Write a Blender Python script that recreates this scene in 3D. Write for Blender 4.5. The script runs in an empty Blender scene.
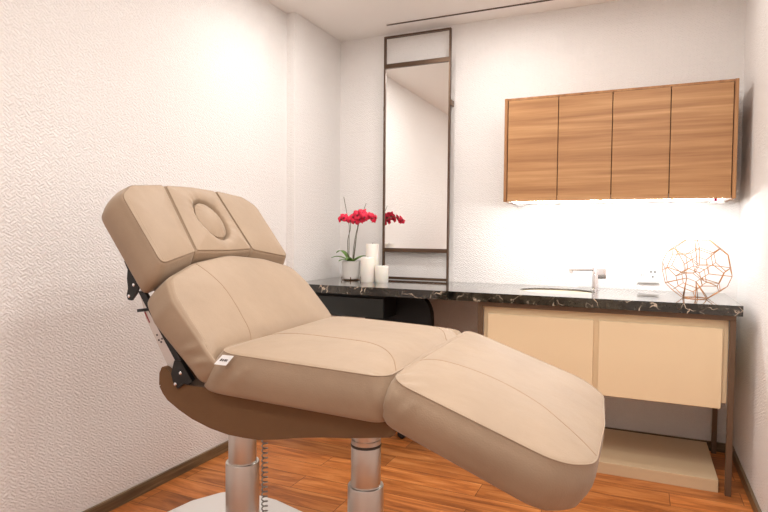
import bpy, bmesh, math, random
from mathutils import Vector, Matrix
random.seed(7)
PI = math.pi
scene = bpy.context.scene
COL = scene.collection

# ------------------------------------------------------------------ materials
def new_mat(name):
    m = bpy.data.materials.new(name); m.use_nodes = True
    nt = m.node_tree
    b = nt.nodes['Principled BSDF']
    return m, nt, b
def N(nt, t, **kw):
    n = nt.nodes.new(t)
    for k, v in kw.items(): setattr(n, k, v)
    return n
def srgb(r, g, b):
    f = lambda c: (c/255/12.92) if c/255 <= .04045 else ((c/255+.055)/1.055)**2.4
    return (f(r), f(g), f(b), 1)
def simple(name, col, rough=.5, metal=0, bump=0, bscale=200, spec=.5, var=0, **kw):
    m, nt, b = new_mat(name)
    b.inputs['Base Color'].default_value = col
    b.inputs['Roughness'].default_value = rough
    b.inputs['Metallic'].default_value = metal
    b.inputs['Specular IOR Level'].default_value = spec
    tc = N(nt, 'ShaderNodeTexCoord')
    if bump:
        no = N(nt, 'ShaderNodeTexNoise'); no.inputs['Scale'].default_value = bscale; no.inputs['Detail'].default_value = 3
        nt.links.new(tc.outputs['Object'], no.inputs['Vector'])
        bp = N(nt, 'ShaderNodeBump'); bp.inputs['Strength'].default_value = bump; bp.inputs['Distance'].default_value = .002
        nt.links.new(no.outputs['Fac'], bp.inputs['Height']); nt.links.new(bp.outputs['Normal'], b.inputs['Normal'])
    if var:
        n2 = N(nt, 'ShaderNodeTexNoise'); n2.inputs['Scale'].default_value = 9; n2.inputs['Detail'].default_value = 4
        nt.links.new(tc.outputs['Object'], n2.inputs['Vector'])
        r = N(nt, 'ShaderNodeValToRGB')
        r.color_ramp.elements[0].position = .3; r.color_ramp.elements[1].position = .7
        r.color_ramp.elements[0].color = tuple(c*(1-var) for c in col[:3])+(1,)
        r.color_ramp.elements[1].color = tuple(min(1, c*(1+var)) for c in col[:3])+(1,)
        nt.links.new(n2.outputs['Fac'], r.inputs['Fac']); nt.links.new(r.outputs['Color'], b.inputs['Base Color'])
    return m

def wallpaper():
    m, nt, b = new_mat('woven_wallpaper')
    b.inputs['Base Color'].default_value = (.875, .85, .83, 1)
    b.inputs['Roughness'].default_value = .62
    b.inputs['Specular IOR Level'].default_value = .3
    tc = N(nt, 'ShaderNodeTexCoord'); geo = N(nt, 'ShaderNodeNewGeometry')
    sp = N(nt, 'ShaderNodeSeparateXYZ'); nt.links.new(geo.outputs['Position'], sp.inputs[0])
    def M(op, a, bb=None, c=None):
        n = N(nt, 'ShaderNodeMath', operation=op)
        for i, x in enumerate((a, bb, c)):
            if x is None: continue
            if isinstance(x, (int, float)): n.inputs[i].default_value = x
            else: nt.links.new(x, n.inputs[i])
        return n.outputs[0]
    h = M('ADD', sp.outputs['X'], sp.outputs['Y'])       # a horizontal run along any wall
    z = sp.outputs['Z']
    no = N(nt, 'ShaderNodeTexNoise'); no.inputs['Scale'].default_value = 34; no.inputs['Detail'].default_value = 3
    nt.links.new(geo.outputs['Position'], no.inputs['Vector'])
    sc_ = N(nt, 'ShaderNodeSeparateColor'); nt.links.new(no.outputs['Color'], sc_.inputs[0])
    w = M('MULTIPLY', M('SUBTRACT', sc_.outputs[0], .5), .034); w2 = M('MULTIPLY', M('SUBTRACT', sc_.outputs[1], .5), .034)
    z = M('MULTIPLY', z, 1.35)
    u = M('ADD', M('ADD', h, z), w); v = M('ADD', M('SUBTRACT', h, z), w2)
    cell = .036
    cu = M('FLOOR', M('DIVIDE', u, cell)); cv = M('FLOOR', M('DIVIDE', v, cell))
    ch = M('FLOORED_MODULO', M('ADD', cu, cv), 2.0)
    k = 2*PI/(cell/2)
    su = M('SINE', M('MULTIPLY', u, k)); sv = M('SINE', M('MULTIPLY', v, k))
    mixed = M('ADD', M('MULTIPLY', su, ch), M('MULTIPLY', sv, M('SUBTRACT', 1.0, ch)))
    sm = M('MULTIPLY', M('TANH', M('MULTIPLY', mixed, 1.6)), .5)
    n3 = N(nt, 'ShaderNodeTexNoise'); n3.inputs['Scale'].default_value = 75; n3.inputs['Detail'].default_value = 2
    nt.links.new(geo.outputs['Position'], n3.inputs['Vector'])
    hh = M('ADD', sm, M('MULTIPLY', n3.outputs['Fac'], 2.2))
    bp = N(nt, 'ShaderNodeBump'); bp.inputs['Strength'].default_value = .6; bp.inputs['Distance'].default_value = .0026
    nt.links.new(hh, bp.inputs['Height']); nt.links.new(bp.outputs['Normal'], b.inputs['Normal'])
    return m

def wood(name, c1, c2, c3, stretch=(1.2, 30, 30), rough=.45, axis_scale=1.0, bump=.05):
    m, nt, b = new_mat(name)
    tc = N(nt, 'ShaderNodeTexCoord'); mp = N(nt, 'ShaderNodeMapping')
    geo = N(nt, 'ShaderNodeNewGeometry')
    nt.links.new(geo.outputs['Position'], mp.inputs['Vector'])
    mp.inputs['Scale'].default_value = stretch
    no = N(nt, 'ShaderNodeTexNoise'); no.inputs['Scale'].default_value = axis_scale; no.inputs['Detail'].default_value = 6; no.inputs['Roughness'].default_value = .6; no.inputs['Distortion'].default_value = .25
    nt.links.new(mp.outputs[0], no.inputs['Vector'])
    r = N(nt, 'ShaderNodeValToRGB'); e = r.color_ramp.elements
    e[0].position = .3; e[0].color = c1; e[1].position = .7; e[1].color = c3
    k = e.new(.5); k.color = c2
    nt.links.new(no.outputs['Fac'], r.inputs['Fac']); nt.links.new(r.outputs['Color'], b.inputs['Base Color'])
    b.inputs['Roughness'].default_value = rough
    bp = N(nt, 'ShaderNodeBump'); bp.inputs['Strength'].default_value = bump; bp.inputs['Distance'].default_value = .001
    nt.links.new(no.outputs['Fac'], bp.inputs['Height']); nt.links.new(bp.outputs['Normal'], b.inputs['Normal'])
    return m

def floor_mat():
    m, nt, b = new_mat('oak_plank_floor')
    geo = N(nt, 'ShaderNodeNewGeometry')
    br = N(nt, 'ShaderNodeTexBrick')
    br.offset = .37; br.offset_frequency = 2
    br.inputs['Scale'].default_value = 1.0
    br.inputs['Brick Width'].default_value = .78; br.inputs['Row Height'].default_value = .135
    br.inputs['Mortar Size'].default_value = .0012; br.inputs['Mortar Smooth'].default_value = .1
    br.inputs['Bias'].default_value = 0
    br.inputs['Color1'].default_value = (0, 0, 0, 1); br.inputs['Color2'].default_value = (1, 1, 1, 1); br.inputs['Mortar'].default_value = (.0, .0, .0, 1)
    nt.links.new(geo.outputs['Position'], br.inputs['Vector'])
    # per-plank offset of grain
    sp = N(nt, 'ShaderNodeVectorMath', operation='MULTIPLY'); sp.inputs[1].default_value = (1.5, 12, 1)
    nt.links.new(geo.outputs['Position'], sp.inputs[0])
    ad = N(nt, 'ShaderNodeVectorMath', operation='ADD')
    sc = N(nt, 'ShaderNodeVectorMath', operation='SCALE'); sc.inputs['Scale'].default_value = 9
    nt.links.new(br.outputs['Color'], sc.inputs[0]); nt.links.new(sp.outputs[0], ad.inputs[0]); nt.links.new(sc.outputs[0], ad.inputs[1])
    no = N(nt, 'ShaderNodeTexNoise'); no.inputs['Scale'].default_value = 1.6; no.inputs['Detail'].default_value = 7; no.inputs['Roughness'].default_value = .62; no.inputs['Distortion'].default_value = .9
    nt.links.new(ad.outputs[0], no.inputs['Vector'])
    r = N(nt, 'ShaderNodeValToRGB'); e = r.color_ramp.elements
    e[0].position = .3; e[0].color = srgb(134, 74, 34); e[1].position = .72; e[1].color = srgb(222, 150, 86)
    k = e.new(.5); k.color = srgb(192, 115, 56)
    nt.links.new(no.outputs['Fac'], r.inputs['Fac'])
    hs = N(nt, 'ShaderNodeHueSaturation')
    mr = N(nt, 'ShaderNodeMapRange'); mr.inputs['To Min'].default_value = .66; mr.inputs['To Max'].default_value = 1.16
    nt.links.new(br.outputs['Color'], mr.inputs['Value']); nt.links.new(mr.outputs[0], hs.inputs['Value'])
    nt.links.new(r.outputs['Color'], hs.inputs['Color'])
    mx = N(nt, 'ShaderNodeMixRGB'); mx.inputs['Color2'].default_value = srgb(70, 40, 22)
    nt.links.new(br.outputs['Fac'], mx.inputs['Fac']); nt.links.new(hs.outputs['Color'], mx.inputs['Color1'])
    nt.links.new(mx.outputs['Color'], b.inputs['Base Color'])
    b.inputs['Roughness'].default_value = .42
    bp = N(nt, 'ShaderNodeBump'); bp.inputs['Strength'].default_value = .12; bp.inputs['Distance'].default_value = .001
    nt.links.new(no.outputs['Fac'], bp.inputs['Height']); nt.links.new(bp.outputs['Normal'], b.inputs['Normal'])
    return m

def marble():
    m, nt, b = new_mat('black_veined_marble')
    geo = N(nt, 'ShaderNodeNewGeometry')
    n0 = N(nt, 'ShaderNodeTexNoise'); n0.inputs['Scale'].default_value = 7; n0.inputs['Detail'].default_value = 5
    nt.links.new(geo.outputs['Position'], n0.inputs['Vector'])
    sc = N(nt, 'ShaderNodeVectorMath', operation='SCALE'); sc.inputs['Scale'].default_value = .35
    nt.links.new(n0.outputs['Color'], sc.inputs[0])
    ad = N(nt, 'ShaderNodeVectorMath', operation='ADD'); nt.links.new(geo.outputs['Position'], ad.inputs[0]); nt.links.new(sc.outputs[0], ad.inputs[1])
    vo = N(nt, 'ShaderNodeTexVoronoi', feature='DISTANCE_TO_EDGE'); vo.inputs['Scale'].default_value = 10
    nt.links.new(ad.outputs[0], vo.inputs['Vector'])
    r = N(nt, 'ShaderNodeValToRGB'); e = r.color_ramp.elements
    e[0].position = .0; e[0].color = (1, 1, 1, 1); e[1].position = .05; e[1].color = (0, 0, 0, 1)
    nt.links.new(vo.outputs['Distance'], r.inputs['Fac'])
    n1 = N(nt, 'ShaderNodeTexNoise'); n1.inputs['Scale'].default_value = 11; n1.inputs['Detail'].default_value = 3
    nt.links.new(geo.outputs['Position'], n1.inputs['Vector'])
    r1 = N(nt, 'ShaderNodeValToRGB'); r1.color_ramp.elements[0].position = .46; r1.color_ramp.elements[1].position = .58
    nt.links.new(n1.outputs['Fac'], r1.inputs['Fac'])
    mu = N(nt, 'ShaderNodeMixRGB', blend_type='MULTIPLY'); mu.inputs['Fac'].default_value = 1
    nt.links.new(r.outputs['Color'], mu.inputs['Color1']); nt.links.new(r1.outputs['Color'], mu.inputs['Color2'])
    base = N(nt, 'ShaderNodeValToRGB'); base.color_ramp.elements[0].position = .35; base.color_ramp.elements[1].position = .75
    base.color_ramp.elements[0].color = srgb(14, 14, 12); base.color_ramp.elements[1].color = srgb(66, 62, 52)
    n2 = N(nt, 'ShaderNodeTexNoise'); n2.inputs['Scale'].default_value = 16; n2.inputs['Detail'].default_value = 6
    nt.links.new(ad.outputs[0], n2.inputs['Vector']); nt.links.new(n2.outputs['Fac'], base.inputs['Fac'])
    mx = N(nt, 'ShaderNodeMixRGB'); mx.inputs['Color2'].default_value = srgb(222, 204, 182)
    nt.links.new(mu.outputs['Color'], mx.inputs['Fac']); nt.links.new(base.outputs['Color'], mx.inputs['Color1'])
    nt.links.new(mx.outputs['Color'], b.inputs['Base Color'])
    b.inputs['Roughness'].default_value = .09; b.inputs['Specular IOR Level'].default_value = .6
    b.inputs['Coat Weight'].default_value = .5; b.inputs['Coat Roughness'].default_value = .05
    return m

def leather(name, col, rough=.55, spec=.35):
    m, nt, b = new_mat(name)
    tc = N(nt, 'ShaderNodeTexCoord')
    n1 = N(nt, 'ShaderNodeTexNoise'); n1.inputs['Scale'].default_value = 6; n1.inputs['Detail'].default_value = 5; n1.inputs['Roughness'].default_value = .65
    nt.links.new(tc.outputs['Object'], n1.inputs['Vector'])
    r = N(nt, 'ShaderNodeValToRGB'); e = r.color_ramp.elements
    e[0].position = .3; e[0].color = tuple(c*.93 for c in col[:3])+(1,); e[1].position = .7; e[1].color = tuple(min(1, c*1.05) for c in col[:3])+(1,)
    nt.links.new(n1.outputs['Fac'], r.inputs['Fac']); nt.links.new(r.outputs['Color'], b.inputs['Base Color'])
    b.inputs['Roughness'].default_value = rough; b.inputs['Specular IOR Level'].default_value = spec
    b.inputs['Sheen Weight'].default_value = .15; b.inputs['Sheen Roughness'].default_value = .4
    n2 = N(nt, 'ShaderNodeTexNoise'); n2.inputs['Scale'].default_value = 260; n2.inputs['Detail'].default_value = 2
    nt.links.new(tc.outputs['Object'], n2.inputs['Vector'])
    n3 = N(nt, 'ShaderNodeTexNoise'); n3.inputs['Scale'].default_value = 14; n3.inputs['Detail'].default_value = 2
    nt.links.new(tc.outputs['Object'], n3.inputs['Vector'])
    mu = N(nt, 'ShaderNodeMath', operation='MULTIPLY_ADD'); mu.inputs[1].default_value = 5.0
    nt.links.new(n3.outputs['Fac'], mu.inputs[0]); nt.links.new(n2.outputs['Fac'], mu.inputs[2])
    bp = N(nt, 'ShaderNodeBump'); bp.inputs['Strength'].default_value = .22; bp.inputs['Distance'].default_value = .0018
    nt.links.new(mu.outputs[0], bp.inputs['Height']); nt.links.new(bp.outputs['Normal'], b.inputs['Normal'])
    return m

M_WALL = wallpaper()
M_CEIL = simple('ceiling_paint', (.93, .90, .865, 1), .8, bump=.05, bscale=60)
M_FLOOR = floor_mat()
M_BASEB = wood('dark_bronze_skirting', srgb(84, 66, 46), srgb(112, 92, 66), srgb(140, 118, 88), (3, 3, 60), .35)
M_LEATHER = leather('taupe_leather', srgb(163, 141, 118))
M_SHROUD = leather('brown_shroud_vinyl', srgb(118, 90, 64), .75, .15)
M_SEAM = simple('seam_thread', srgb(152, 126, 100), .6, bump=.1)
M_STEEL = simple('brushed_aluminium', (.66, .635, .60, 1), .32, 1, bump=.02, bscale=400)
M_RING = simple('dark_ring', (.06, .055, .05, 1), .4, 0, bump=.02)
M_WHITE = simple('white_lacquer', (.9, .88, .85, 1), .35, bump=.01)
M_BLACKM = simple('black_powder_coat', (.018, .018, .018, 1), .42, .3, bump=.06, bscale=500)
M_CHROME = simple('chrome', (.86, .86, .88, 1), .09, 1, bump=.005)
M_SILVER = simple('pale_silver_plate', (.68, .63, .6, 1), .4, .35, bump=.01)
M_INK = simple('printed_ink', (.05, .03, .03, 1), .6, bump=.01)
M_RED = simple('printed_red', (.3, .05, .05, 1), .6, bump=.01)
M_CORD = simple('grey_coil_cord', (.36, .33, .30, 1), .45, bump=.02)
M_WOOD = wood('walnut_veneer', srgb(150, 102, 62), srgb(180, 132, 86), srgb(204, 158, 110), (.9, 26, 26), .42)
M_WOODEDGE = wood('walnut_edge', srgb(142, 96, 58), srgb(168, 120, 76), srgb(190, 142, 94), (26, 26, 1.0), .45)
M_GAPSHADE = simple('door_gap_shade', srgb(70, 44, 26), .7, bump=.02)
M_BRONZE = simple('bronze_metal', srgb(96, 76, 61), .36, .7, bump=.02, var=.06)
M_FRAME = simple('dark_bronze_frame', srgb(110, 88, 69), .42, .35, bump=.02)
M_CREAM = simple('cream_lacquer', srgb(240, 216, 178), .38, bump=.01, bscale=90)
M_CREAM2 = simple('cream_plinth', srgb(212, 187, 152), .42, bump=.01, bscale=90)
M_MARBLE = marble()
M_MIRROR = simple('mirror_glass', (.95, .95, .94, 1), .008, 1, bump=.0)
M_BLACKG = simple('black_gloss', (.014, .018, .016, 1), .2, bump=.01)
M_BLACKF = simple('black_upholstery', (.008, .008, .008, 1), .6, bump=.2, bscale=300)
M_COPPER = simple('copper_wire', srgb(184, 126, 74), .32, 1, bump=.01)
M_POT = simple('white_ceramic', (.8, .77, .73, 1), .3, bump=.03, bscale=60)
M_SOIL = simple('bark_soil', (.05, .035, .025, 1), .9, bump=.6, bscale=120)
M_LEAF = simple('orchid_leaf', srgb(104, 146, 58), .38, bump=.1, bscale=60, var=.25)
M_STEM = simple('orchid_stem', srgb(98, 92, 70), .6, bump=.1)
M_PETAL = simple('red_petal', srgb(236, 34, 74), .5, bump=.1, bscale=120, var=.2)
M_LIP = simple('dark_lip', srgb(120, 8, 30), .5, bump=.1)
M_WAX = simple('candle_wax', (.88, .84, .77, 1), .5, bump=.02, bscale=30)
_b = M_WAX.node_tree.nodes['Principled BSDF']
_b.inputs['Subsurface Weight'].default_value = .35; _b.inputs['Subsurface Radius'].default_value = (.03, .02, .012); _b.inputs['Subsurface Scale'].default_value = .5
M_PLASTIC = simple('white_plastic', (.86, .86, .86, 1), .3, bump=.005)
M_PIN = simple('dark_socket', (.02, .02, .02, 1), .6, bump=.01)
M_PINK = simple('pink_indicator', srgb(190, 60, 110), .4, bump=.01)
M_STAIN = simple('basin_enamel', srgb(232, 222, 200), .3, 0, bump=.01)
M_RIM = simple('basin_rim', srgb(96, 90, 82), .25, .9, bump=.01)
M_SLOT = simple('black_slot', (.012, .01, .01, 1), .7, bump=.02)
def emit(name, col, st):
    m, nt, b = new_mat(name)
    b.inputs['Base Color'].default_value = (.9, .9, .9, 1)
    b.inputs['Emission Color'].default_value = col; b.inputs['Emission Strength'].default_value = st
    return m
M_LED = emit('led_strip', (1.0, .985, .975, 1), 120)

# ------------------------------------------------------------------ helpers
def thing(name, label, cat, loc=(0, 0, 0), rotz=0, group=None):
    o = bpy.data.objects.new(name, None); COL.objects.link(o)
    o.empty_display_size = .05
    o.location = loc; o.rotation_euler = (0, 0, rotz)
    o['label'] = label; o['category'] = cat
    if group: o['group'] = group
    return o
def wm(o):
    m = Matrix.Translation(o.location) @ o.rotation_euler.to_matrix().to_4x4()
    return wm(o.parent) @ m if o.parent else m
def obj(name, bm, mat, parent=None, smooth=False, local=False, angle=None, label=None):
    """links bm as one mesh; coordinates in bm are world unless local (parent's space)"""
    if parent is not None and not local:
        bm.transform(wm(parent).inverted())
    bmesh.ops.recalc_face_normals(bm, faces=bm.faces)
    me = bpy.data.meshes.new(name); bm.to_mesh(me); bm.free()
    me.materials.append(mat)
    o = bpy.data.objects.new(name, me); COL.objects.link(o)
    if parent is not None: o.parent = parent
    if smooth:
        for p in me.polygons: p.use_smooth = True
        if angle: me.set_sharp_from_angle(angle=math.radians(angle))
    if label: o['label'] = label
    return o
def tag(o, label, cat, group=None):
    o['label'] = label; o['category'] = cat
    if group: o['group'] = group
    return o
def struct(name, bm, mat):
    o = obj(name, bm, mat); o['kind'] = 'structure'; return o
def BM(): return bmesh.new()
def bev(bm, geom_verts, w, seg=2):
    es = list({e for v in geom_verts for e in v.link_edges})
    bmesh.ops.bevel(bm, geom=es, offset=w, segments=seg, affect='EDGES', profile=.5)
def box(bm, x0, x1, y0, y1, z0, z1, b=0, seg=2):
    r = bmesh.ops.create_cube(bm, size=1)
    for v in r['verts']:
        v.co = Vector(((x0+x1)/2+v.co.x*(x1-x0), (y0+y1)/2+v.co.y*(y1-y0), (z0+z1)/2+v.co.z*(z1-z0)))
    if b: bev(bm, r['verts'], b, seg)
    return bm
def lathe(bm, prof, c=(0, 0, 0), n=32, cap=True):
    rings = []
    for r, z in prof:
        rings.append([bm.verts.new((c[0]+r*math.cos(2*PI*i/n), c[1]+r*math.sin(2*PI*i/n), c[2]+z)) for i in range(n)])
    for a, b in zip(rings, rings[1:]):
        for i in range(n): bm.faces.new((a[i], a[(i+1) % n], b[(i+1) % n], b[i]))
    if cap:
        bm.faces.new(rings[0][::-1]); bm.faces.new(rings[-1])
    return bm
def tube(bm, pts, r, n=8, closed=False, taper=None):
    pts = [Vector(p) for p in pts]
    k = len(pts); rings = []
    up = None
    for i, p in enumerate(pts):
        if closed: t = pts[(i+1) % k]-pts[i-1]
        else: t = pts[min(i+1, k-1)]-pts[max(i-1, 0)]
        t.normalize()
        if up is None:
            up = Vector((0, 0, 1)) if abs(t.z) < .9 else Vector((1, 0, 0))
        s = t.cross(up)
        if s.length < 1e-5: s = t.orthogonal()
        s.normalize(); up = s.cross(t).normalized()
        rr = r if taper is None else r*(1+(taper-1)*i/(k-1))
        rings.append([bm.verts.new(p+(s*math.cos(2*PI*j/n)+up*math.sin(2*PI*j/n))*rr) for j in range(n)])
    m = k if closed else k-1
    for i in range(m):
        a, b = rings[i], rings[(i+1) % k]
        for j in range(n): bm.faces.new((a[j], a[(j+1) % n], b[(j+1) % n], b[j]))
    if not closed:
        bm.faces.new(rings[0][::-1]); bm.faces.new(rings[-1])
    return bm
def prism(bm, poly, f0, f1):
    """poly: list of 2d pts; f0/f1 map (u,v) to 3d for the two faces"""
    a = [bm.verts.new(f0(*p)) for p in poly]; b = [bm.verts.new(f1(*p)) for p in poly]
    bm.faces.new(a); bm.faces.new(b[::-1])
    for i in range(len(poly)):
        j = (i+1) % len(poly); bm.faces.new((a[i], b[i], b[j], a[j]))
    return bm
def rpoly(pts, step=.012, seg=7):
    """pts: (x,y,radius) corners; returns a rounded, resampled outline"""
    out = []
    n = len(pts)
    for i in range(n):
        p = Vector(pts[i][:2]); r = pts[i][2]
        a = Vector(pts[i-1][:2]); b = Vector(pts[(i+1) % n][:2])
        da = (a-p).normalized(); db = (b-p).normalized()
        if r <= 0: out.append(p); continue
        ang = math.acos(max(-1, min(1, da.dot(db))))
        t = min(r/math.tan(ang/2), (a-p).length*.48, (b-p).length*.48)
        p0 = p+da*t; p1 = p+db*t
        for k in range(seg+1):
            s = k/seg
            out.append(p0*(1-s)**2+p*2*s*(1-s)+p1*s*s)
    res = []
    for i in range(len(out)):
        a = out[i]; b = out[(i+1) % len(out)]
        m = max(1, int((b-a).length/step))
        for k in range(m): res.append(a+(b-a)*k/m)
    return res

# ------------------------------------------------------------------ room (metres; back wall at y = 0)
XR, ZT, YP, XL, YF = 2.3775, 2.4647, -.5713, -.0571, -4.4
struct('floor', box(BM(), XL-.2, XR+.2, YF-.2, .2, -.1, 0), M_FLOOR)
struct('ceiling', box(BM(), XL-.2, XR+.2, YF-.2, .2, ZT, ZT+.1), M_CEIL)
struct('wall_back', box(BM(), XL-.2, XR+.2, 0, .15, 0, ZT), M_WALL)
struct('wall_left', box(BM(), XL-.15, XL, YF, 0, 0, ZT), M_WALL)
struct('wall_pillar', box(BM(), XL, 0, YP, 0, 0, ZT, 0), M_WALL)
struct('wall_right', box(BM(), XR, XR+.15, YF, 0, 0, ZT), M_WALL)
struct('wall_front', box(BM(), XL-.2, XR+.2, YF-.15, YF, 0, ZT), M_WALL)
BH = .05
def skirting(name, x0, x1, y0, y1, lipdir):
    bm = box(BM(), x0, x1, y0, y1, 0, BH-.006, .002, 1)
    lx, ly = lipdir
    box(bm, x0+(0.004 if lx > 0 else 0), x1-(0.004 if lx < 0 else 0), y0-(0 if ly >= 0 else 0), y1, BH-.006, BH, 0)
    struct(name, bm, M_BASEB)
skirting('baseboard_left', XL, XL+.012, YF, YP, (0, 0))
skirting('baseboard_pillar', XL, .012, YP-.012, YP, (0, 0))
skirting('baseboard_back', 0, XR, -.012, 0, (0, 0))
skirting('baseboard_right', XR-.012, XR, YF, -.012, (0, 0))
# linear slot in the ceiling
vent = thing('air_vent', 'long thin black linear slot in the ceiling above the tall mirror', 'vent', (1.2, -.16, ZT-.004))
obj('slot', box(BM(), .42, 2.1, -.170, -.160, ZT-.0035, ZT-.0005), M_SLOT, vent)
obj('slot_frame', box(box(BM(), .417, 2.103, -.1715, -.170, ZT-.004, ZT-.0003), .417, 2.103, -.160, -.1585, ZT-.004, ZT-.0003), M_FRAME, vent)

# ------------------------------------------------------------------ worktop, sink, tap
ZC, CD, CT, XCR = .85, .6227, .0459, 2.321
SX, SY_, SA, SB = 1.5, -.30, .196, .15
def counter():
    bm = BM()
    x0, x1, y0, y1 = .001, XCR, -CD, -.001
    n = 64
    ell = [(SX+SA*math.cos(2*PI*i/n), SY_+SB*math.sin(2*PI*i/n)) for i in range(n)]
    def rect(i):
        a = 2*PI*i/n; c, s = math.cos(a), math.sin(a)
        hx = (x1-SX) if c > 0 else (SX-x0); hy = (y1-SY_) if s > 0 else (SY_-y0)
        t = min(hx/abs(c) if abs(c) > 1e-9 else 1e9, hy/abs(s) if abs(s) > 1e-9 else 1e9)
        return (SX+c*t, SY_+s*t)
    out = [rect(i) for i in range(n)]
    # snap nearest ones to the corners
    for cx, cy in ((x0, y0), (x1, y0), (x1, y1), (x0, y1)):
        j = min(range(n), key=lambda k: abs(math.atan2(cy-SY_, cx-SX)-math.atan2(out[k][1]-SY_, out[k][0]-SX)))
        out[j] = (cx, cy)
    V = {}
    for nm, z in (('t', ZC), ('b', ZC-CT)):
        V['e'+nm] = [bm.verts.new((x, y, z)) for x, y in ell]; V['o'+nm] = [bm.verts.new((x, y, z)) for x, y in out]
    for i in range(n):
        j = (i+1) % n
        bm.faces.new((V['et'][i], V['et'][j], V['ot'][j], V['ot'][i])); bm.faces.new((V['eb'][i], V['ob'][i], V['ob'][j], V['eb'][j]))
        bm.faces.new((V['ot'][i], V['ot'][j], V['ob'][j], V['ob'][i])); bm.faces.new((V['et'][j], V['et'][i], V['eb'][i], V['eb'][j]))
    return bm
tag(obj('countertop', counter(), M_MARBLE), 'long black veined marble countertop running along the back wall', 'countertop')
sink = thing('sink', 'oval sink basin with a thin steel rim set into the black marble countertop', 'sink', (SX, SY_, ZC-.12))
bm = BM()
rings = []
for s, z in ((.972, ZC-.010), (.955, ZC-.010), (.948, ZC-.014), (.935, ZC-.035), (.90, ZC-.07), (.8, ZC-.105), (.5, ZC-.118), (.14, ZC-.122), (.12, ZC-.122)):
    rings.append([bm.verts.new((SX+SA*s*math.cos(2*PI*i/48), SY_+SB*s*math.sin(2*PI*i/48), z)) for i in range(48)])
for a, b in zip(rings, rings[1:]):
    for i in range(48): bm.faces.new((a[i], a[(i+1) % 48], b[(i+1) % 48], b[i]))
bm.faces.new(rings[-1])
obj('basin', bm, M_STAIN, sink, True)
bm = BM()
tube(bm, [(SX+(SA-.005)*math.cos(2*PI*i/64), SY_+(SB-.005)*math.sin(2*PI*i/64), ZC-.006) for i in range(64)], .0042, 8, True)
obj('rim', bm, M_RIM, sink, True)
obj('drain', lathe(BM(), [(.024, -.003), (.024, .002), (.018, .004), (.004, .004)], (SX, SY_, ZC-.119), 24), M_CHROME, sink, True, angle=40)

fx, fy = 1.685, -.151
faucet = thing('faucet', 'chrome single lever faucet standing behind the sink', 'faucet', (fx, fy, ZC))
obj('base_ring', lathe(BM(), [(.0265, 0), (.0265, .004), (.024, .006)], (fx, fy, ZC), 28), M_CHROME, faucet, True, angle=40)
obj('body', lathe(BM(), [(.0185, .005), (.0185, .125), (.016, .128)], (fx, fy, ZC), 28), M_CHROME, faucet, True, angle=40)
sd = Vector((1.553-fx, -.20-fy, 0)).normalized()
sn = Vector((-sd.y, sd.x, 0))
def fbox(l0, l1, w, z0, z1, b=.003):
    bm = BM(); box(bm, l0, l1, -w, w, z0, z1, b)
    for v in bm.verts: v.co = Vector((fx, fy, ZC))+sd*v.co.x+sn*v.co.y+Vector((0, 0, v.co.z))
    return bm
obj('spout', fbox(.0, .145, .012, .105, .1185), M_CHROME, faucet, True, angle=40)
bm = BM(); lathe(bm, [(.010, -.018), (.010, 0)], tuple(Vector((fx, fy, ZC+.108))+sd*.131), 20)
obj('aerator', bm, M_CHROME, faucet, True, angle=40)
obj('lever', fbox(-.055, -.006, .017, .062, .120, .006), M_CHROME, faucet, True, angle=40)

# ------------------------------------------------------------------ base cabinet under the sink
bc = thing('base_cabinet', 'cream two drawer base cabinet in a dark bronze frame under the sink', 'cabinet', (1.72, -.3, 0))
FX0, FX1, FYF = 1.146, 2.276, -.6023
bt = .024
# metal frame: legs and rails, each its own part
for x in (FX0, FX1):
    obj('leg', box(BM(), x, x+bt, FYF, FYF+bt, 0, ZC-CT-.024, .0015, 1), M_FRAME, bc)
for x in (FX0, FX1):
    obj('leg', box(BM(), x, x+bt, -.05, -.05+bt, 0, ZC-CT-.024, .0015, 1), M_FRAME, bc)
obj('rail', box(BM(), FX0, FX1+bt, FYF, FYF+bt, ZC-CT-.024, ZC-CT-.0005, .0015, 1), M_FRAME, bc)
obj('rail', box(BM(), FX0, FX1+bt, -.05, -.05+bt, ZC-CT-.024, ZC-CT-.0005, .0015, 1), M_FRAME, bc)
for x in (FX0, FX1):
    obj('rail', box(BM(), x, x+bt, FYF+bt, -.05, ZC-CT-.024, ZC-CT-.0005, .0015, 1), M_FRAME, bc)
ZB = .405
bm = BM()
x0, x1 = FX0+bt+.001, FX1-.001
box(bm, x0, x0+.018, FYF+.0335, -.06, ZB, ZC-CT-.025, .001, 1)
box(bm, x1-.018, x1, FYF+.0335, -.06, ZB, ZC-CT-.025, .001, 1)
box(bm, x0+.018, x1-.018, FYF+.0335, FYF+.05, ZC-CT-.062, ZC-CT-.025)
box(bm, x0+.018, x1-.018, FYF+.0335, -.06, ZB, ZB+.018)
box(bm, x0+.018, x1-.018, -.075, -.06, ZB+.018, ZC-CT-.043)
box(bm, x0+.018, x1-.018, FYF+.0335, FYF+.045, ZB+.018, ZC-CT-.0625)
obj('carcass', bm, M_CREAM, bc)
for a, b in ((1.1955, 1.7125), (1.7365, 2.2515)):
    bm = BM(); box(bm, a, b, FYF+.012, FYF+.032, .383, .742, .0015, 1)
    obj('drawer', bm, M_CREAM, bc)
tag(obj('plinth', box(BM(), 1.18, 2.2525, -.5793, -.052, 0, .0571, .002, 2), M_CREAM2), 'low cream plinth on the floor below the cream base cabinet', 'plinth')

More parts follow.
